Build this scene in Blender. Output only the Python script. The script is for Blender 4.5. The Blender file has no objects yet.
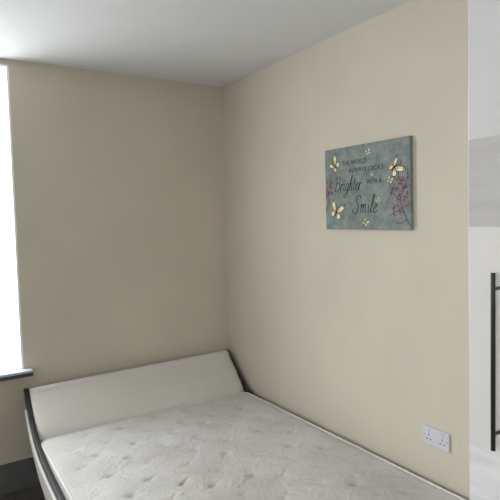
import bpy, bmesh, math, random
from mathutils import Vector, Matrix, noise
random.seed(4)
S=bpy.context.scene
COL=S.collection
try:
    S.view_settings.view_transform='Standard'
except Exception: pass

# ---------------------------------------------------------------- materials
def mat(name,col,rough=0.6,spec=0.3,noise_scale=0,noise_amt=0,bump=0,bump_scale=50,metal=0,coat=0,col2=None,detail=4):
    m=bpy.data.materials.new(name); m.use_nodes=True
    nt=m.node_tree; b=nt.nodes['Principled BSDF']
    b.inputs['Base Color'].default_value=(*col,1)
    b.inputs['Roughness'].default_value=rough
    b.inputs['Specular IOR Level'].default_value=spec
    b.inputs['Metallic'].default_value=metal
    b.inputs['Coat Weight'].default_value=coat
    tc=nt.nodes.new('ShaderNodeTexCoord')
    if noise_scale:
        n=nt.nodes.new('ShaderNodeTexNoise'); n.inputs['Scale'].default_value=noise_scale; n.inputs['Detail'].default_value=detail
        nt.links.new(tc.outputs['Object'],n.inputs['Vector'])
        r=nt.nodes.new('ShaderNodeValToRGB')
        c2=col2 if col2 else tuple(c*(1-noise_amt) for c in col)
        r.color_ramp.elements[0].color=(*c2,1); r.color_ramp.elements[1].color=(*col,1)
        r.color_ramp.elements[0].position=.35; r.color_ramp.elements[1].position=.65
        nt.links.new(n.outputs['Fac'],r.inputs['Fac']); nt.links.new(r.outputs['Color'],b.inputs['Base Color'])
    if bump:
        n2=nt.nodes.new('ShaderNodeTexNoise'); n2.inputs['Scale'].default_value=bump_scale; n2.inputs['Detail'].default_value=5
        nt.links.new(tc.outputs['Object'],n2.inputs['Vector'])
        bp=nt.nodes.new('ShaderNodeBump'); bp.inputs['Strength'].default_value=bump; bp.inputs['Distance'].default_value=.005
        nt.links.new(n2.outputs['Fac'],bp.inputs['Height']); nt.links.new(bp.outputs['Normal'],b.inputs['Normal'])
    return m
M_wall=mat('wall_paint',(.605,.56,.468),.75,.2,1.8,.07,.15,90)
M_ceil=mat('ceiling_paint',(.77,.78,.79),.8,.2,1.5,.03,.1,80)
M_floor=mat('carpet_brown',(.15,.13,.115),.95,.1,60,.35,.8,220)
M_base=mat('skirting_grey',(.15,.155,.16),.5,.3,8,.1)
M_white=mat('white_gloss_paint',(.93,.94,.94),.3,.4,5,.02)
M_plaster=mat('reveal_plaster',(.93,.93,.93),.7,.2,5,.03)
M_silledge=mat('sill_edge_shade',(.04,.05,.07),.4,.4,9,.2)  # backlit front edge of the sill, its shade painted in as dark colour
M_silltop=mat('sill_top_pale_blue',(.50,.62,.70),.3,.5,9,.06)
M_leather=mat('white_faux_leather',(.63,.615,.57),.42,.35,3,.04,.2,140)
M_black=mat('black_faux_leather',(.014,.014,.017),.38,.4,6,.3,.2,140)
M_slat=mat('pine_slat',(.55,.38,.2),.6,.3,9,.2)
M_ward=mat('wardrobe_gloss_white',(.68,.67,.65),.18,.5,2,.03)
M_wardtop=mat('wardrobe_gloss_cool',(.60,.605,.61),.2,.5,3,.05)
M_blackmetal=mat('black_metal',(.012,.012,.014),.3,.5,20,.2)
M_chrome=mat('brushed_chrome',(.55,.55,.56),.25,.5,30,.1,metal=1)
M_socket=mat('socket_plastic',(.60,.61,.65),.3,.45,10,.02)
M_hole=mat('socket_hole',(.03,.03,.04),.6,.2,10,.2)
M_red=mat('switch_red',(.5,.03,.03),.4,.3,10,.1)
M_fabricpipe=mat('mattress_piping',(.76,.75,.73),.7,.2,40,.1,.3,300)

def ticking():
    m=mat('mattress_ticking',(.66,.63,.60),.8,.15)
    nt=m.node_tree; b=nt.nodes['Principled BSDF']
    tc=nt.nodes.new('ShaderNodeTexCoord')
    v=nt.nodes.new('ShaderNodeTexNoise'); v.inputs['Scale'].default_value=3.5; v.inputs['Detail'].default_value=6
    nt.links.new(tc.outputs['Object'],v.inputs['Vector'])
    r=nt.nodes.new('ShaderNodeValToRGB')
    r.color_ramp.elements[0].color=(.53,.515,.495,1); r.color_ramp.elements[0].position=.34
    r.color_ramp.elements[1].color=(.61,.60,.585,1); r.color_ramp.elements[1].position=.6
    nt.links.new(v.outputs['Fac'],r.inputs['Fac']); nt.links.new(r.outputs['Color'],b.inputs['Base Color'])
    # small embroidered stitch pattern
    vo=nt.nodes.new('ShaderNodeTexVoronoi'); vo.feature='DISTANCE_TO_EDGE'; vo.inputs['Scale'].default_value=24
    ds=nt.nodes.new('ShaderNodeTexNoise'); ds.inputs['Scale'].default_value=9; ds.inputs['Detail'].default_value=4
    nt.links.new(tc.outputs['Object'],ds.inputs['Vector'])
    mx=nt.nodes.new('ShaderNodeMix'); mx.data_type='RGBA'; mx.blend_type='LINEAR_LIGHT'; mx.inputs[0].default_value=.1
    nt.links.new(tc.outputs['Object'],mx.inputs[6]); nt.links.new(ds.outputs['Color'],mx.inputs[7])
    nt.links.new(mx.outputs[2],vo.inputs['Vector'])
    rp=nt.nodes.new('ShaderNodeValToRGB'); rp.color_ramp.elements[1].position=.14
    nt.links.new(vo.outputs['Distance'],rp.inputs['Fac'])
    bp=nt.nodes.new('ShaderNodeBump'); bp.inputs['Strength'].default_value=.3; bp.inputs['Distance'].default_value=.004
    nt.links.new(rp.outputs['Color'],bp.inputs['Height'])
    n3=nt.nodes.new('ShaderNodeTexNoise'); n3.inputs['Scale'].default_value=60; n3.inputs['Detail'].default_value=5
    nt.links.new(tc.outputs['Object'],n3.inputs['Vector'])
    b3=nt.nodes.new('ShaderNodeBump'); b3.inputs['Strength'].default_value=.3; b3.inputs['Distance'].default_value=.004
    nt.links.new(n3.outputs['Fac'],b3.inputs['Height']); nt.links.new(bp.outputs['Normal'],b3.inputs['Normal'])
    nt.links.new(b3.outputs['Normal'],b.inputs['Normal'])
    return m
M_tick=ticking()
def streak(name,a,c):
    m=mat(name,a,.3,.4)
    nt=m.node_tree; b=nt.nodes['Principled BSDF']
    tc=nt.nodes.new('ShaderNodeTexCoord'); mp=nt.nodes.new('ShaderNodeMapping'); mp.inputs['Scale'].default_value=(1,2,16)
    n=nt.nodes.new('ShaderNodeTexNoise'); n.inputs['Scale'].default_value=1.6
    nt.links.new(tc.outputs['Object'],mp.inputs['Vector']); nt.links.new(mp.outputs['Vector'],n.inputs['Vector'])
    r=nt.nodes.new('ShaderNodeValToRGB')
    r.color_ramp.elements[0].color=(*a,1); r.color_ramp.elements[1].color=(*c,1)
    r.color_ramp.elements[0].position=.35; r.color_ramp.elements[1].position=.65
    nt.links.new(n.outputs['Fac'],r.inputs['Fac']); nt.links.new(r.outputs['Color'],b.inputs['Base Color'])
    return m
M_streak=streak('grey_door_reflection',(.435,.43,.42),(.475,.47,.46))  # streaky grey paints a reflection onto the gloss door
M_streak2=streak('pale_bed_reflection',(.62,.63,.64),(.72,.73,.74))  # pale tone paints the mattress mirrored in the lower door
def pane():
    m=bpy.data.materials.new('window_pane'); m.use_nodes=True; nt=m.node_tree
    nt.nodes.remove(nt.nodes['Principled BSDF'])
    o=nt.nodes['Material Output']; t=nt.nodes.new('ShaderNodeBsdfTransparent'); g=nt.nodes.new('ShaderNodeBsdfGlossy')
    g.inputs['Roughness'].default_value=.02
    x=nt.nodes.new('ShaderNodeMixShader'); x.inputs[0].default_value=.06
    nt.links.new(t.outputs[0],x.inputs[1]); nt.links.new(g.outputs[0],x.inputs[2]); nt.links.new(x.outputs[0],o.inputs[0])
    return m
M_pane=pane()

# ---------------------------------------------------------------- helpers
def mk(name,verts,faces,m,smooth=False,parent=None):
    me=bpy.data.meshes.new(name); me.from_pydata([tuple(v) for v in verts],[],faces); me.update()
    bm=bmesh.new(); bm.from_mesh(me); bmesh.ops.recalc_face_normals(bm,faces=bm.faces); bm.to_mesh(me); bm.free()
    o=bpy.data.objects.new(name,me); COL.objects.link(o)
    if isinstance(m,(list,tuple)):
        for a in m: me.materials.append(a)
    else: me.materials.append(m)
    if smooth:
        for p in me.polygons: p.use_smooth=True
    if parent is not None: attach(o,parent)
    return o
def attach(o,p,local=False):
    o.parent=p
    if not local: o.matrix_parent_inverse=p.matrix_basis.inverted()
def boxgeo(bs):
    V=[];F=[]
    for (x0,x1,y0,y1,z0,z1) in bs:
        k=len(V)
        V+=[(x0,y0,z0),(x1,y0,z0),(x1,y1,z0),(x0,y1,z0),(x0,y0,z1),(x1,y0,z1),(x1,y1,z1),(x0,y1,z1)]
        F+=[(k,k+3,k+2,k+1),(k+4,k+5,k+6,k+7),(k,k+1,k+5,k+4),(k+1,k+2,k+6,k+5),(k+2,k+3,k+7,k+6),(k+3,k,k+4,k+7)]
    return V,F
def box(name,b,m,parent=None,bevel=0,local=False):
    bs=b if isinstance(b,list) else [b]
    V,F=boxgeo(bs); o=mk(name,V,F,m)
    if bevel:
        md=o.modifiers.new('bevel','BEVEL'); md.width=bevel; md.segments=3; md.limit_method='ANGLE'
        md.harden_normals=False
    if parent is not None: attach(o,parent,local)
    return o
def cylv(p0,p1,r,n=16):
    p0=Vector(p0);p1=Vector(p1);d=(p1-p0).normalized()
    a=d.orthogonal().normalized();b=d.cross(a)
    V=[];F=[]
    for p in (p0,p1):
        for i in range(n):
            t=2*math.pi*i/n; V.append(p+a*math.cos(t)*r+b*math.sin(t)*r)
    for i in range(n): F.append((i,(i+1)%n,n+(i+1)%n,n+i))
    F.append(tuple(range(n))[::-1]); F.append(tuple(range(n,2*n)))
    return V,F
def join(gs):
    V=[];F=[]
    for v,f in gs:
        k=len(V); V+=list(v); F+=[tuple(i+k for i in q) for q in f]
    return V,F
def empty(name,loc,label,cat,rot=None):
    e=bpy.data.objects.new(name,None); e.empty_display_size=.1; COL.objects.link(e)
    if rot is None: e.matrix_basis=Matrix.Translation(loc)
    else: e.matrix_basis=Matrix.Translation(loc)@rot
    e['label']=label; e['category']=cat
    return e
def struct(o,label,cat):
    o['kind']='structure'; o['label']=label; o['category']=cat; return o
def catmull(P,n=8,closed=False):
    P=[Vector(p) for p in P]; out=[]
    N=len(P); rng=range(N) if closed else range(N-1)
    for i in rng:
        if closed: a,b,c,d=P[(i-1)%N],P[i],P[(i+1)%N],P[(i+2)%N]
        else: a,b,c,d=P[max(i-1,0)],P[i],P[i+1],P[min(i+2,N-1)]
        for k in range(n):
            t=k/n
            out.append(.5*((2*b)+(c-a)*t+(2*a-5*b+4*c-d)*t*t+(3*b-a-3*c+d)*t**3))
    if not closed: out.append(P[-1])
    return out

# ---------------------------------------------------------------- room
XR,YB,ZC=1.955,3.40,2.616
XL,YF=-1.7,-1.3
T=.28
WX0,WX1,WZ0,WZ1=-.85,.495,.725,2.585
box_=box('wall_back',[(XL-T,WX0,YB,YB+T,0,ZC),(WX1,XR+T,YB,YB+T,0,ZC),(WX0,WX1,YB,YB+T,0,WZ0),(WX0,WX1,YB,YB+T,WZ1,ZC)],M_wall)
struct(box_,'cream painted wall with the window opening','wall')
struct(box('wall_right',(XR,XR+T,YF-T,YB,0,ZC),M_wall),'cream painted wall behind the bed side','wall')
struct(box('wall_front',(XL-T,XR,YF-T,YF,0,ZC),M_wall),'cream painted wall behind the viewer','wall')
LY0,LY1=-.9,.5
struct(box('wall_left',[(XL-T,XL,YF,LY0,0,ZC),(XL-T,XL,LY1,YB,0,ZC),(XL-T,XL,LY0,LY1,0,.9),(XL-T,XL,LY0,LY1,2.3,ZC)],M_wall),'cream painted wall with an added window opening','wall')
struct(box('ceiling',(XL-T,XR+T,YF-T,YB+T,ZC,ZC+.1),M_ceil),'plain white painted ceiling','ceiling')
struct(box('floor',(XL-T,XR+T,YF-T,YB+T,-.1,0),M_floor),'dark brown carpeted floor','floor')
struct(box('baseboard_back',[(XL,XR,YB-.018,YB,0,.165),(XL,XR,YB-.012,YB,.165,.178)],M_base),'dark grey painted skirting board','baseboard')
struct(box('baseboard_right',[(XR-.006,XR,.95,YB-.018,0,.165),(XR-.004,XR,.95,YB-.018,.165,.178)],M_base),'dark grey painted skirting board','baseboard')
def window(name,axis,a0,a1,z0,z1,d0,d1,label):
    f=.022
    B=[(a0,a1,z0,z0+f),(a0,a1,z1-f,z1),(a0,a0+f,z0+f,z1-f),(a1-f,a1,z0+f,z1-f)]
    mid=(a0+a1)/2; B.append((mid-.03,mid+.03,z0+f,z1-f))
    zt=z0+(z1-z0)*.62
    B.append((a0+f,mid-.03,zt-.02,zt+.02))
    bs=[]
    for (p,q,r,s) in B:
        bs.append((p,q,d0,d1,r,s) if axis=='x' else (d0,d1,p,q,r,s))
    w=struct(box(name,bs,M_white),label,'window')
    dm=(d0+d1)/2
    g=(a0+f,a1-f,dm-.003,dm+.003,z0+f,z1-f) if axis=='x' else (dm-.003,dm+.003,a0+f,a1-f,z0+f,z1-f)
    gp=box('glass_pane',g,M_pane,parent=w)
    return w
window('window_1','x',WX0+.012,WX1-.012,WZ0+.02,WZ1-.012,YB+.235,YB+.275,'white framed window in a deep plaster reveal')
window('window_added','y',LY0,LY1,.9,2.3,XL-.2,XL-.14,'unseen white framed window added to light the room')  # unseen window, put in as an opening for the side fill
struct(box('trim_1',[(WX1-.012,WX1,YB,YB+T,WZ0+.02,WZ1),(WX0,WX0+.012,YB,YB+T,WZ0+.02,WZ1),(WX0+.012,WX1-.012,YB,YB+T,WZ1-.012,WZ1)],M_plaster),'white plastered window reveal','trim')
sill=struct(box('trim_2',[(WX0-.04,WX1+.040,YB-.065,YB,WZ0-.002,WZ0+.018),(WX0+.001,WX1-.001,YB,YB+.235,WZ0,WZ0+.018)],M_silltop),'pale blue painted window sill board','sill')
box('sill_edge',(WX0-.042,WX1+.042,YB-.073,YB-.001,WZ0-.016,WZ0+.004),M_silledge,parent=sill)

# ---------------------------------------------------------------- bed frame
BX0,BX1=.472,1.918
def skew(v):
    # frame spreads very slightly towards the wall at its foot
    x,y,z=v
    if x>1.2: x+=.029*min(1,max(0,(3.05-y)/1.7))*(x-1.2)/.7
    return (x,y,z)
bed=empty('bed_frame',((BX0+BX1)/2,2.1,0),'double bed frame in white faux leather with black curved side panels','bed')
def sweep(P): return catmull(P,8)
top=sweep([(1.15,.355),(1.8,.355),(2.4,.358),(2.75,.372),(2.98,.405),(3.13,.47),(3.25,.56),(3.325,.64)])
topR=sweep([(1.15,.392),(1.8,.392),(2.4,.393),(2.75,.394),(3.0,.403),(3.13,.462),(3.25,.571),(3.325,.650)])
bot=sweep([(3.36,.632),(3.30,.54),(3.21,.44),(3.08,.34),(2.9,.26),(2.5,.20),(1.8,.18),(1.15,.18)])
def extr(poly,x0,x1):
    n=len(poly); V=[(x0,p[0],p[1]) for p in poly]+[(x1,p[0],p[1]) for p in poly]
    F=[tuple(range(n)),tuple(range(2*n-1,n-1,-1))]+[(i,(i+1)%n,n+(i+1)%n,n+i) for i in range(n)]
    return V,F
def strip(A,B,x0,x1):
    n=len(A); V=[];F=[]
    for i in range(n):
        V+=[(x0,A[i][0],A[i][1]),(x1,A[i][0],A[i][1]),(x1,B[i][0],B[i][1]),(x0,B[i][0],B[i][1])]
    for i in range(n-1):
        k=4*i
        for j in range(4): F.append((k+j,k+(j+1)%4,k+4+(j+1)%4,k+4+j))
    F.append((0,1,2,3)); F.append((4*n-4,4*n-3,4*n-2,4*n-1))
    return V,F
botr=bot[::-1]
for (x0,x1,out,tt) in ((BX0+.008,BX0+.034,-1,top),(BX1-.022,BX1-.006,1,topR)):
    V,F=strip(tt,botr,x0,x1); V=[skew(v) for v in V]
    o=mk('side_panel',V,F,M_black,parent=bed); md=o.modifiers.new('b','BEVEL'); md.width=.005; md.segments=3; md.limit_method='ANGLE'
    A=catmull([(1.15,.325),(1.8,.325),(2.5,.328),(2.8,.34),(3.0,.372),(3.16,.445),(3.27,.53)],6)
    Bp=catmull([(1.15,.19),(1.8,.19),(2.5,.21),(2.82,.25),(3.0,.315),(3.15,.40),(3.265,.52)],6)
    xa,xb=(BX0-.004,BX0+.009) if out<0 else (BX1-.007,BX1+.0)
    V,F=strip(A,Bp,xa,xb); V=[skew(v) for v in V]
    o=mk('side_inlay',V,F,M_leather,parent=bed); md=o.modifiers.new('b','BEVEL'); md.width=.003; md.segments=2; md.limit_method='ANGLE'
    o['label']='white faux leather inlay'
# padded headboard: profile cross-sections that ease back at both ends
prof=catmull([(3.084,.21),(3.080,.34),(3.078,.40),(3.118,.458),(3.188,.524),(3.25,.584),(3.278,.612)],6)+catmull([(3.278,.612),(3.291,.632),(3.316,.640),(3.337,.624)],5)[1:]+catmull([(3.328,.60),(3.27,.51),(3.20,.43),(3.14,.35),(3.12,.21)],6)
nfront=6*6+1+15
hx0,hx1=BX0+.035,BX1-.023
V=[];F=[];NS=40;n=len(prof)
for s in range(NS+1):
    t=s/NS; t=.5-.5*math.cos(math.pi*t); x=hx0+(hx1-hx0)*t
    d=min(x-hx0,hx1-x); pad=0 if d>.05 else (1-math.sqrt(max(0,1-((.05-d)/.05)**2)))*.016
    for i,p in enumerate(prof):
        y,z=p[0],p[1]
        if i<nfront: y+=pad*.75; z-=pad*.7*(1 if z>.4 else 0)
        if z>.5: z+=.010*(x-.5)/1.4
        V.append((x,y,z))
for s in range(NS):
    for i in range(n): F.append((s*n+i,s*n+(i+1)%n,(s+1)*n+(i+1)%n,(s+1)*n+i))
F.append(tuple(range(n))); F.append(tuple(range(NS*n,NS*n+n)))
o=mk('headboard',V,F,M_leather,parent=bed)
for p in o.data.polygons:
    if len(p.vertices)==4: p.use_smooth=True
V,F=extr(catmull([(1.15,.10),(1.15,.28),(1.13,.36),(1.115,.37),(1.095,.36),(1.105,.28),(1.105,.10)],4),BX0+.01,BX1+.015)
mk('footboard',V,F,M_leather,parent=bed)
box('slat_base',[(BX0+.035,BX1-.03,y,y+.07,.19,.21) for y in [1.18+.135*i for i in range(14)]],M_slat,parent=bed)
for (lx,ly) in ((BX0+.03,1.2),(BX1-.03,1.2),(BX0+.03,2.8),(BX1-.03,2.8)):
    V,F=join([cylv((lx,ly,0),(lx,ly,.215),.028)]); mk('leg',V,F,M_blackmetal,smooth=False,parent=bed)

# ---------------------------------------------------------------- mattress
MX0,MX1,MY0,MY1,MZ0,MZ1=BX0+.038,BX1-.029,1.165,3.068,.212,.408
cx,cy=(MX0+MX1)/2,(MY0+MY1)/2; ax,ay=(MX1-MX0)/2,(MY1-MY0)/2; R=.06
tufts=[]
iy=0; yy=MY0+.12
while yy<MY1-.06:
    xx=MX0+.12+(.11 if iy%2 else 0)
    while xx<MX1-.08:
        tufts.append((xx+random.uniform(-.025,.025),yy+random.uniform(-.025,.025),random.uniform(-.6,.6),random.uniform(.5,1.4)))
        xx+=.22
    yy+=.13; iy+=1
creases=[(random.uniform(MX0+.08,MX1-.08),random.uniform(MY0+.1,MY1-.08),random.uniform(-.7,.7),random.uniform(.02,.09),random.choice((-1,1,1))) for _ in range(420)]
def hz(x,y):
    h=0
    for (tx,ty,a,s) in tufts:
        dx,dy=x-tx,y-ty
        d2=dx*dx+dy*dy
        if d2<.02:
            h-=.007*s*math.exp(-d2/.0009)
            u=dx*math.cos(a)+dy*math.sin(a); v=-dx*math.sin(a)+dy*math.cos(a)
            h-=.006*s*math.exp(-v*v/.00005-u*u/.0018)
    for (tx,ty,a,L,sg) in creases:
        dx,dy=x-tx,y-ty
        if abs(dx)<.16 and abs(dy)<.16:
            u=dx*math.cos(a)+dy*math.sin(a); v=-dx*math.sin(a)+dy*math.cos(a)+.5*u*u/L
            h+=sg*.0022*math.exp(-v*v/.00005-u*u/(L*L))
    h+=.007*noise.noise(Vector((x*3,y*3,1)))+.003*noise.noise(Vector((x*8+y*3,y*12,4)))
    return h
NX,NY=230,310
V=[];F=[]
def rr(x,y):
    ex,ey=ax-R,ay-R
    qx,qy=max(abs(x)-ex,0),max(abs(y)-ey,0)
    if qx>0 and qy>0:
        m=max(qx,qy); l=math.hypot(qx,qy)
        x=math.copysign(ex+qx*m/l,x); y=math.copysign(ey+qy*m/l,y)
    return x,y
for j in range(NY+1):
    for i in range(NX+1):
        x=-ax+2*ax*i/NX; y=-ay+2*ay*j/NY
        e=min(ax-abs(x),ay-abs(y))
        x2,y2=rr(x,y)
        r=.035
        drop=0 if e>r else r*.4*(1-math.sqrt(max(0,1-((r-e)/r)**2)))
        w=min(1,e/.05)
        V.append(skew((cx+x2,cy+y2,MZ1-.003-drop+hz(cx+x2,cy+y2)*w)))
for j in range(NY):
    for i in range(NX):
        k=j*(NX+1)+i; F.append((k,k+1,k+NX+2,k+NX+1))
ring=[i for i in range(NX+1)]+[j*(NX+1)+NX for j in range(1,NY+1)]+[NY*(NX+1)+i for i in range(NX-1,-1,-1)]+[j*(NX+1) for j in range(NY-1,0,-1)]
prev=ring
top_ring=[V[i] for i in ring]
for (dz) in (.05,.1,.15,.173):
    cur=[]
    for q,i in enumerate(ring):
        vx,vy,vz=V[i]
        cur.append(len(V)); V.append((vx,vy,MZ1-.022-dz))
    n=len(ring)
    for q in range(n): F.append((prev[q],cur[q],cur[(q+1)%n],prev[(q+1)%n]))
    prev=cur
F.append(tuple(prev))
mt=empty('mattress',(cx,cy,MZ0),'bare white quilted mattress with tufts lying on the bed frame','mattress')
mk('mattress_body',V,F,M_tick,smooth=True,parent=mt)
def tube(name,pts,r,m,parent,n=8,closed=True):
    V=[];F=[];N=len(pts)
    for i,p in enumerate(pts):
        p=Vector(p); t=(Vector(pts[(i+1)%N])-Vector(pts[i-1])).normalized()
        s=t.cross(Vector((0,0,1))); s=s.normalized() if s.length>1e-4 else Vector((1,0,0)); u=s.cross(t)
        for k in range(n):
            a=2*math.pi*k/n; V.append(p+s*math.cos(a)*r+u*math.sin(a)*r)
    for i in range(N if closed else N-1):
        for k in range(n):
            a=i*n+k;b=i*n+(k+1)%n;c=((i+1)%N)*n+(k+1)%n;d=((i+1)%N)*n+k
            F.append((a,b,c,d))
    return mk(name,V,F,m,smooth=True,parent=parent)
pr=[top_ring[i] for i in range(0,len(top_ring),3)]
tube('piping',[(cx+(p[0]-cx)*.997,cy+(p[1]-cy)*.998,p[2]+.008) for p in pr],.0065,M_fabricpipe,mt)

# ---------------------------------------------------------------- wall art
ROT=Matrix(((0,0,-1,0),(-1,0,0,0),(0,1,0,0),(0,0,0,1)))
CW,CH,CT=.622,.438,.022
art=empty('wall_art',(XR-.001,2.218,1.562),'grey green canvas print with butterflies, blossom and a smile quote','picture',ROT@Matrix.Diagonal((.955,1,1,1)))
def canvas_mat():
    m=mat('canvas_paint',(.2,.25,.24),.8,.15,bump=.4,bump_scale=300)
    nt=m.node_tree;b=nt.nodes['Principled BSDF']; tc=nt.nodes.new('ShaderNodeTexCoord')
    n=nt.nodes.new('ShaderNodeTexNoise'); n.inputs['Scale'].default_value=20; n.inputs['Detail'].default_value=10; n.inputs['Roughness'].default_value=.75
    nt.links.new(tc.outputs['Object'],n.inputs['Vector'])
    r=nt.nodes.new('ShaderNodeValToRGB'); r.color_ramp.elements[0].color=(.14,.17,.165,1); r.color_ramp.elements[0].position=.32
    r.color_ramp.elements[1].color=(.29,.33,.312,1); r.color_ramp.elements[1].position=.66
    nt.links.new(n.outputs['Fac'],r.inputs['Fac']); nt.links.new(r.outputs['Color'],b.inputs['Base Color'])
    return m
M_canvas=canvas_mat()
M_ink=mat('ink_dark',(.02,.026,.028),.7,.1,30,.2)
M_inkgrey=mat('ink_grey',(.028,.035,.037),.7,.1,30,.2)
M_brown=mat('wing_edge_brown',(.06,.04,.028),.7,.1,30,.3)
M_cream=mat('cream_print',(.88,.79,.54),.7,.1,25,.12)
M_yel=mat('yellow_print',(.55,.36,.12),.7,.1,30,.2)
M_pink=mat('pink_print',(.25,.09,.125),.7,.1,60,.4)
M_pink2=mat('pale_pink_print',(.38,.22,.26),.7,.1,60,.3)
M_twig=mat('twig_print',(.05,.035,.03),.7,.1,30,.2)
o=box('canvas',(0,CW,0,CH,0,CT),M_canvas,bevel=.003); attach(o,art,True)
Zp=CT+.0008
def ribbon(strokes,w,z=Zp,n=6):
    V=[];F=[]
    for st in strokes:
        ww=w
        P=catmull([(a,b,0) for a,b in st],n) if len(st)>2 else [Vector((*st[0],0)),Vector((*st[1],0))]
        k=len(V)
        for i,p in enumerate(P):
            t=(P[min(i+1,len(P)-1)]-P[max(i-1,0)]); t=t.normalized() if t.length>0 else Vector((1,0,0))
            nn=Vector((-t.y,t.x,0)); q=ww*(.45+.55*abs(t.y))
            V+=[(p.x+nn.x*q/2,p.y+nn.y*q/2,z),(p.x-nn.x*q/2,p.y-nn.y*q/2,z)]
        for i in range(len(P)-1): F.append((k+2*i,k+2*i+1,k+2*i+3,k+2*i+2))
    return V,F
G={
'B':(1.15,[[(.25,1.95),(.18,1),(.1,0)],[(-.15,1.6),(.15,2.0),(.6,2.05),(.85,1.7),(.65,1.2),(.2,1.08)],[(.2,1.08),(.75,1.05),(.95,.6),(.7,.1),(.3,-.05),(-.1,.15)]]),
'r':(.6,[[(0,.1),(.15,1),(.12,.5),(.1,0)],[(.12,.6),(.3,.95),(.5,1.0),(.55,.85)]]),
'i':(.42,[[(.1,1),(.08,.4),(.15,.05),(.38,.15)],[(.12,1.35),(.14,1.5)]]),
'g':(.78,[[(.55,.9),(.3,1.02),(.05,.6),(.15,.05),(.4,.1),(.58,.7)],[(.6,1),(.55,0),(.45,-.7),(.15,-.95),(-.1,-.7),(.2,-.3),(.7,.1)]]),
'h':(.78,[[(.1,0),(.12,1),(.2,1.9),(.35,2.1),(.38,1.8),(.12,.8)],[(.1,.3),(.3,.95),(.5,.95),(.5,.4),(.55,.03),(.75,.15)]]),
't':(.5,[[(.2,1.7),(.13,.6),(.2,.05),(.45,.15)],[(-.05,1.15),(.45,1.25)]]),
'e':(.62,[[(.05,.45),(.35,.6),(.45,.9),(.25,1.02),(.05,.6),(.12,.1),(.35,.0),(.6,.25)]]),
'S':(1.1,[[(.95,1.7),(.75,2.05),(.4,1.95),(.25,1.5),(.55,1.1),(.8,.7),(.65,.15),(.25,-.05),(-.1,.15),(-.1,.45)]]),
'm':(1.25,[[(.05,.8),(.14,1),(.12,.4),(.1,0)],[(.12,.5),(.3,.95),(.45,.95),(.47,.4),(.45,0)],[(.47,.5),(.65,.95),(.82,.95),(.83,.4),(.9,.03),(1.15,.15)]]),
'l':(.5,[[(.0,.2),(.3,1.3),(.38,2.0),(.22,2.0),(.12,1.0),(.16,.1),(.45,.15)]]),
}
def script(word,x,y,s,w):
    out=[]
    for ch in word:
        adv,sts=G[ch]
        for st in sts: out.append([(x+(a+.22*b)*s,y+b*s) for a,b in st])
        x+=adv*s
    return ribbon(out,w),x
(g,_x)=script('Brighter',.082,.205,.0385,.0046); o=mk('lettering',*g,M_ink); attach(o,art,True)
(g,_x)=script('Smile',.228,.085,.045,.0052); o=mk('lettering',*g,M_ink); attach(o,art,True)
def text(s,x,y,size,m,parent,z=Zp,width=None):
    c=bpy.data.curves.new('t','FONT'); c.body=s; c.size=size; c.space_character=1.15; c.offset=.0003
    t=bpy.data.objects.new('t',c); COL.objects.link(t)
    bpy.context.view_layer.update()
    dg=bpy.context.evaluated_depsgraph_get(); me=bpy.data.meshes.new_from_object(t.evaluated_get(dg))
    bpy.data.objects.remove(t)
    xs=[v.co.x for v in me.vertices]; sc=(width/(max(xs)-min(xs))) if width else 1
    for v in me.vertices: v.co=Vector((x+v.co.x*sc,y+v.co.y,z))
    me.materials.clear(); me.materials.append(m)
    o=bpy.data.objects.new('lettering',me); COL.objects.link(o); attach(o,parent,True); return o
text('THE WORLD',.145,.341,.034,M_inkgrey,art,width=.19)
text('ALWAYS LOOKS',.200,.300,.032,M_inkgrey,art,width=.25)
text('WITH',.332,.234,.032,M_inkgrey,art,width=.075)
text('A',.417,.234,.032,M_inkgrey,art)
def butterfly(x,y,s,rot,fold=.8):
    FW=[(0,.08),(.25,.45),(.65,.88),(1.0,1.02),(1.08,.88),(1.0,.62),(.78,.30),(.42,.02),(.1,-.02)]
    HW=[(0,-.02),(.35,-.02),(.66,-.12),(.78,-.36),(.66,-.60),(.46,-.68),(.28,-.54),(.10,-.22)]
    V=[];F=[];MI=[]
    def add(poly,z,mi,sc=1.0,c=(0,0)):
        k=len(V)
        for (px,py) in poly:
            px=c[0]+(px-c[0])*sc; py=c[1]+(py-c[1])*sc
            V.append((x+s*(px*math.cos(rot)-py*math.sin(rot)),y+s*(px*math.sin(rot)+py*math.cos(rot)),z))
        F.append(tuple(range(k,k+len(poly)))); MI.append(mi)
    for side in (1,-fold):
        for W_ in (FW,HW):
            w=[(px*side,py) for px,py in W_]; w=[(p.x,p.y) for p in catmull([(a,b,0) for a,b in w],3,True)]
            c=(sum(p[0] for p in w)/len(w),sum(p[1] for p in w)/len(w))
            add(w,Zp,1); add(w,Zp+.0004,0,.82,(c[0]*.85,c[1]*.85))
            add(w,Zp+.0008,2,.28,(c[0]*.35,c[1]*.35))
            if W_ is FW: add([(side*.82+.09*math.cos(2*math.pi*q/6),.78+.09*math.sin(2*math.pi*q/6)) for q in range(6)],Zp+.0009,1)
    add([(.10*math.cos(t),.42*math.sin(t)-.05) for t in [2*math.pi*k/10 for k in range(10)]],Zp+.0012,1)
    for sd in (1,-1):
        add([(0,.3),(sd*.24,.78),(sd*.29,.79),(.04*sd,.28)],Zp+.0012,1)
    me_o=mk('butterfly_print',V,F,[M_cream,M_brown,M_yel])
    for p,mi in zip(me_o.data.polygons,MI): p.material_index=mi
    attach(me_o,art,True)
butterfly(.085,.345,.048,.85,.65)
butterfly(.092,.095,.056,-.35,.9)
butterfly(.525,.300,.052,-.95,.6)
butterfly(.345,.392,.020,.3)
butterfly(.320,.036,.025,-.6,.6)
butterfly(.372,.276,.012,.2)
butterfly(.495,.240,.020,-.4)
butterfly(.412,.145,.017,.6)
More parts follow.
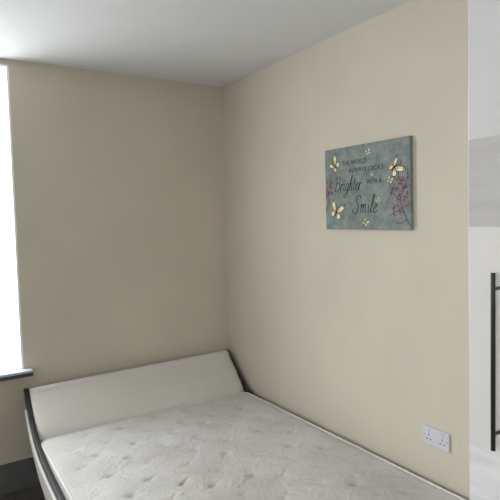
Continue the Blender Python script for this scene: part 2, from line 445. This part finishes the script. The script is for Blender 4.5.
tw=[[(.621,.02),(.585,.08),(.56,.14),(.575,.2),(.55,.26),(.57,.33)],[(.56,.14),(.525,.165),(.50,.185)],[(.585,.08),(.54,.09),(.50,.07)],[(.575,.2),(.605,.24),(.61,.3)],[(.6,.05),(.56,.03),(.53,.035)]]
o=mk('twig_print',*ribbon(tw,.004),M_twig); attach(o,art,True)
tw=[[(0.001,.17),(.03,.2),(.05,.25),(.04,.3)],[(.03,.2),(.07,.2),(.09,.18)],[(.001,.1),(.03,.15),(.03,.2)]]
o=mk('twig_print',*ribbon(tw,.004),M_twig); attach(o,art,True)
def blossoms(pts,n,spread):
    V=[];F=[];MI=[];z=Zp+.0003
    allp=list(pts)
    for _ in range(n):
        p=random.choice(pts); allp.append((p[0]+random.gauss(0,spread),p[1]+random.gauss(0,spread)))
    for (x,y) in allp:
        r=random.uniform(.004,.010); x=min(max(x,.014),CW-.014)
        for p in range(5):
            a=2*math.pi*p/5+random.random(); k=len(V)
            for q in range(7):
                t=2*math.pi*q/7; V.append((x+r*.6*math.cos(a)+r*.42*math.cos(t),y+r*.6*math.sin(a)+r*.42*math.sin(t),z))
            F.append(tuple(range(k,k+7))); MI.append(0 if random.random()<.6 else 1)
        z+=.000004
    o=mk('blossom_print',V,F,[M_pink,M_pink2])
    for p,mi in zip(o.data.polygons,MI): p.material_index=mi
    attach(o,art,True)
blossoms([(.03,.235),(.045,.255),(.022,.262),(.05,.225),(.06,.2),(.035,.21),(.04,.28),(.05,.24),(.02,.2)],22,.013)
blossoms([(.55,.215),(.57,.235),(.54,.24),(.585,.21),(.56,.19),(.535,.205),(.6,.235),(.575,.25),(.55,.165),(.58,.18),(.6,.2),(.515,.19),(.51,.2),(.525,.17),(.56,.135),(.585,.14),(.605,.17),(.555,.1),(.52,.075),(.52,.1),(.61,.25),(.595,.115)],55,.012)

# ---------------------------------------------------------------- socket
sk=empty('wall_socket',(XR-.0005,1.576,.562),'white double plug socket with two switches on the cream wall','socket',ROT)
o=box('faceplate',(0,.146,0,.086,0,.010),M_socket,bevel=.004); attach(o,sk,True)
for dx in (0,.073):
    o=box('rocker_switch',(dx+.030,dx+.043,.058,.078,.010,.0135),M_socket,bevel=.0015); attach(o,sk,True)
    o=box('switch_mark',(dx+.034,dx+.039,.072,.0745,.0134,.0139),M_red); attach(o,sk,True)
    for pb in ((dx+.0345,dx+.0385,.042,.051),(dx+.0225,dx+.030,.024,.029),(dx+.043,dx+.0505,.024,.029)):
        o=box('pin_hole',(*pb,.0100,.0105),M_hole); attach(o,sk,True)
for sx in (.012,.134):
    o=mk('screw',*cylv((sx,.043,.010),(sx,.043,.0108),.0032),M_chrome); attach(o,sk,True)

# ---------------------------------------------------------------- wardrobe
WF=1.355; WY1=.927; WY0=-.06; WT=2.35
wd=empty('wardrobe',((WF+XR)/2,(WY0+WY1)/2,0),'tall gloss white wardrobe with black bar handles against the wall','wardrobe')
box('carcass',[(WF+.022,XR-.002,WY1-.018,WY1,0,WT),(WF+.022,XR-.002,WY0,WY0+.018,0,WT),(WF+.022,XR-.002,WY0+.018,WY1-.018,WT-.018,WT),(WF+.022,XR-.002,WY0+.018,WY1-.018,.08,.098),(XR-.02,XR-.002,WY0+.018,WY1-.018,.098,WT-.018),(WF+.05,WF+.068,WY0+.018,WY1-.018,0,.08)],M_ward,parent=wd)
mid=(WY0+WY1)/2
for (y0,y1,hy) in ((mid+.002,WY1,.828),(WY0,mid-.002,.045)):
    d=box('door',(WF,WF+.02,y0,y1,.085,WT),M_ward,parent=wd,bevel=.002)
    ins=box('reflection_band',(WF-.002,WF+.001,y0+.003,y1-.003,1.60,1.852),M_streak); ins.parent=d; ins['label']='grey painted reflection band on the gloss door'
    ins=box('lower_reflection',(WF-.002,WF+.001,y0+.003,y1-.003,.09,.945),M_streak2); ins.parent=d; ins['label']='pale painted reflection of the mattress'
    ins=box('upper_panel',(WF-.0015,WF+.001,y0+.003,y1-.003,1.853,WT-.003),M_wardtop); ins.parent=d; ins['label']='cool grey white gloss upper panel'
    V,F=join([cylv((WF-.035,hy,.975),(WF-.035,hy,1.475),.0065),cylv((WF-.035,hy,1.02),(WF,hy,1.02),.005),cylv((WF-.035,hy,1.43),(WF,hy,1.43),.005)])
    h=mk('handle',V,F,M_blackmetal); h.parent=d; h['label']='black metal bar handle'

# ---------------------------------------------------------------- lights
def area(name,loc,target,sx,sy,e,col):
    l=bpy.data.lights.new(name,'AREA'); l.shape='RECTANGLE'; l.size=sx; l.size_y=sy; l.energy=e; l.color=col
    o=bpy.data.objects.new(name,l); COL.objects.link(o); o.location=loc
    o.rotation_euler=(Vector(target)-Vector(loc)).to_track_quat('-Z','Y').to_euler(); return o
area('window_daylight',(-.3,3.95,1.75),(.6,1.6,.9),1.7,2.0,100,(.95,.98,1.0))
area('added_side_fill',(XL-.35,-.2,1.70),(0.3,-.25,1.45),1.5,1.5,68,(.97,.98,1.0))  # fill light added behind the unseen left window
W=bpy.data.worlds.new('overcast'); S.world=W; W.use_nodes=True
nt=W.node_tree; bg=nt.nodes['Background']
tc=nt.nodes.new('ShaderNodeTexCoord'); sp=nt.nodes.new('ShaderNodeSeparateXYZ'); rp=nt.nodes.new('ShaderNodeValToRGB')
nt.links.new(tc.outputs['Generated'],sp.inputs[0])
mr=nt.nodes.new('ShaderNodeMapRange'); mr.inputs['From Min'].default_value=-1; nt.links.new(sp.outputs['Z'],mr.inputs['Value'])
nt.links.new(mr.outputs['Result'],rp.inputs['Fac'])
rp.color_ramp.elements[0].color=(.12,.12,.12,1); rp.color_ramp.elements[0].position=.28
rp.color_ramp.elements[1].color=(.97,.98,1,1); rp.color_ramp.elements[1].position=.48
nt.links.new(rp.outputs['Color'],bg.inputs[0]); bg.inputs[1].default_value=2.3

# ---------------------------------------------------------------- camera
c=bpy.data.cameras.new('camera'); co=bpy.data.objects.new('camera',c); COL.objects.link(co)
c.sensor_width=36; c.lens=36*515/500; c.shift_y=-.0135
co.matrix_world=Matrix.Translation((0,0,1.65))@Matrix.Rotation(math.radians(-32.6),4,'Z')@Matrix.Rotation(math.radians(90-3.1),4,'X')@Matrix.Rotation(math.radians(-1.5),4,'Z')
c.clip_start=.05
S.camera=co
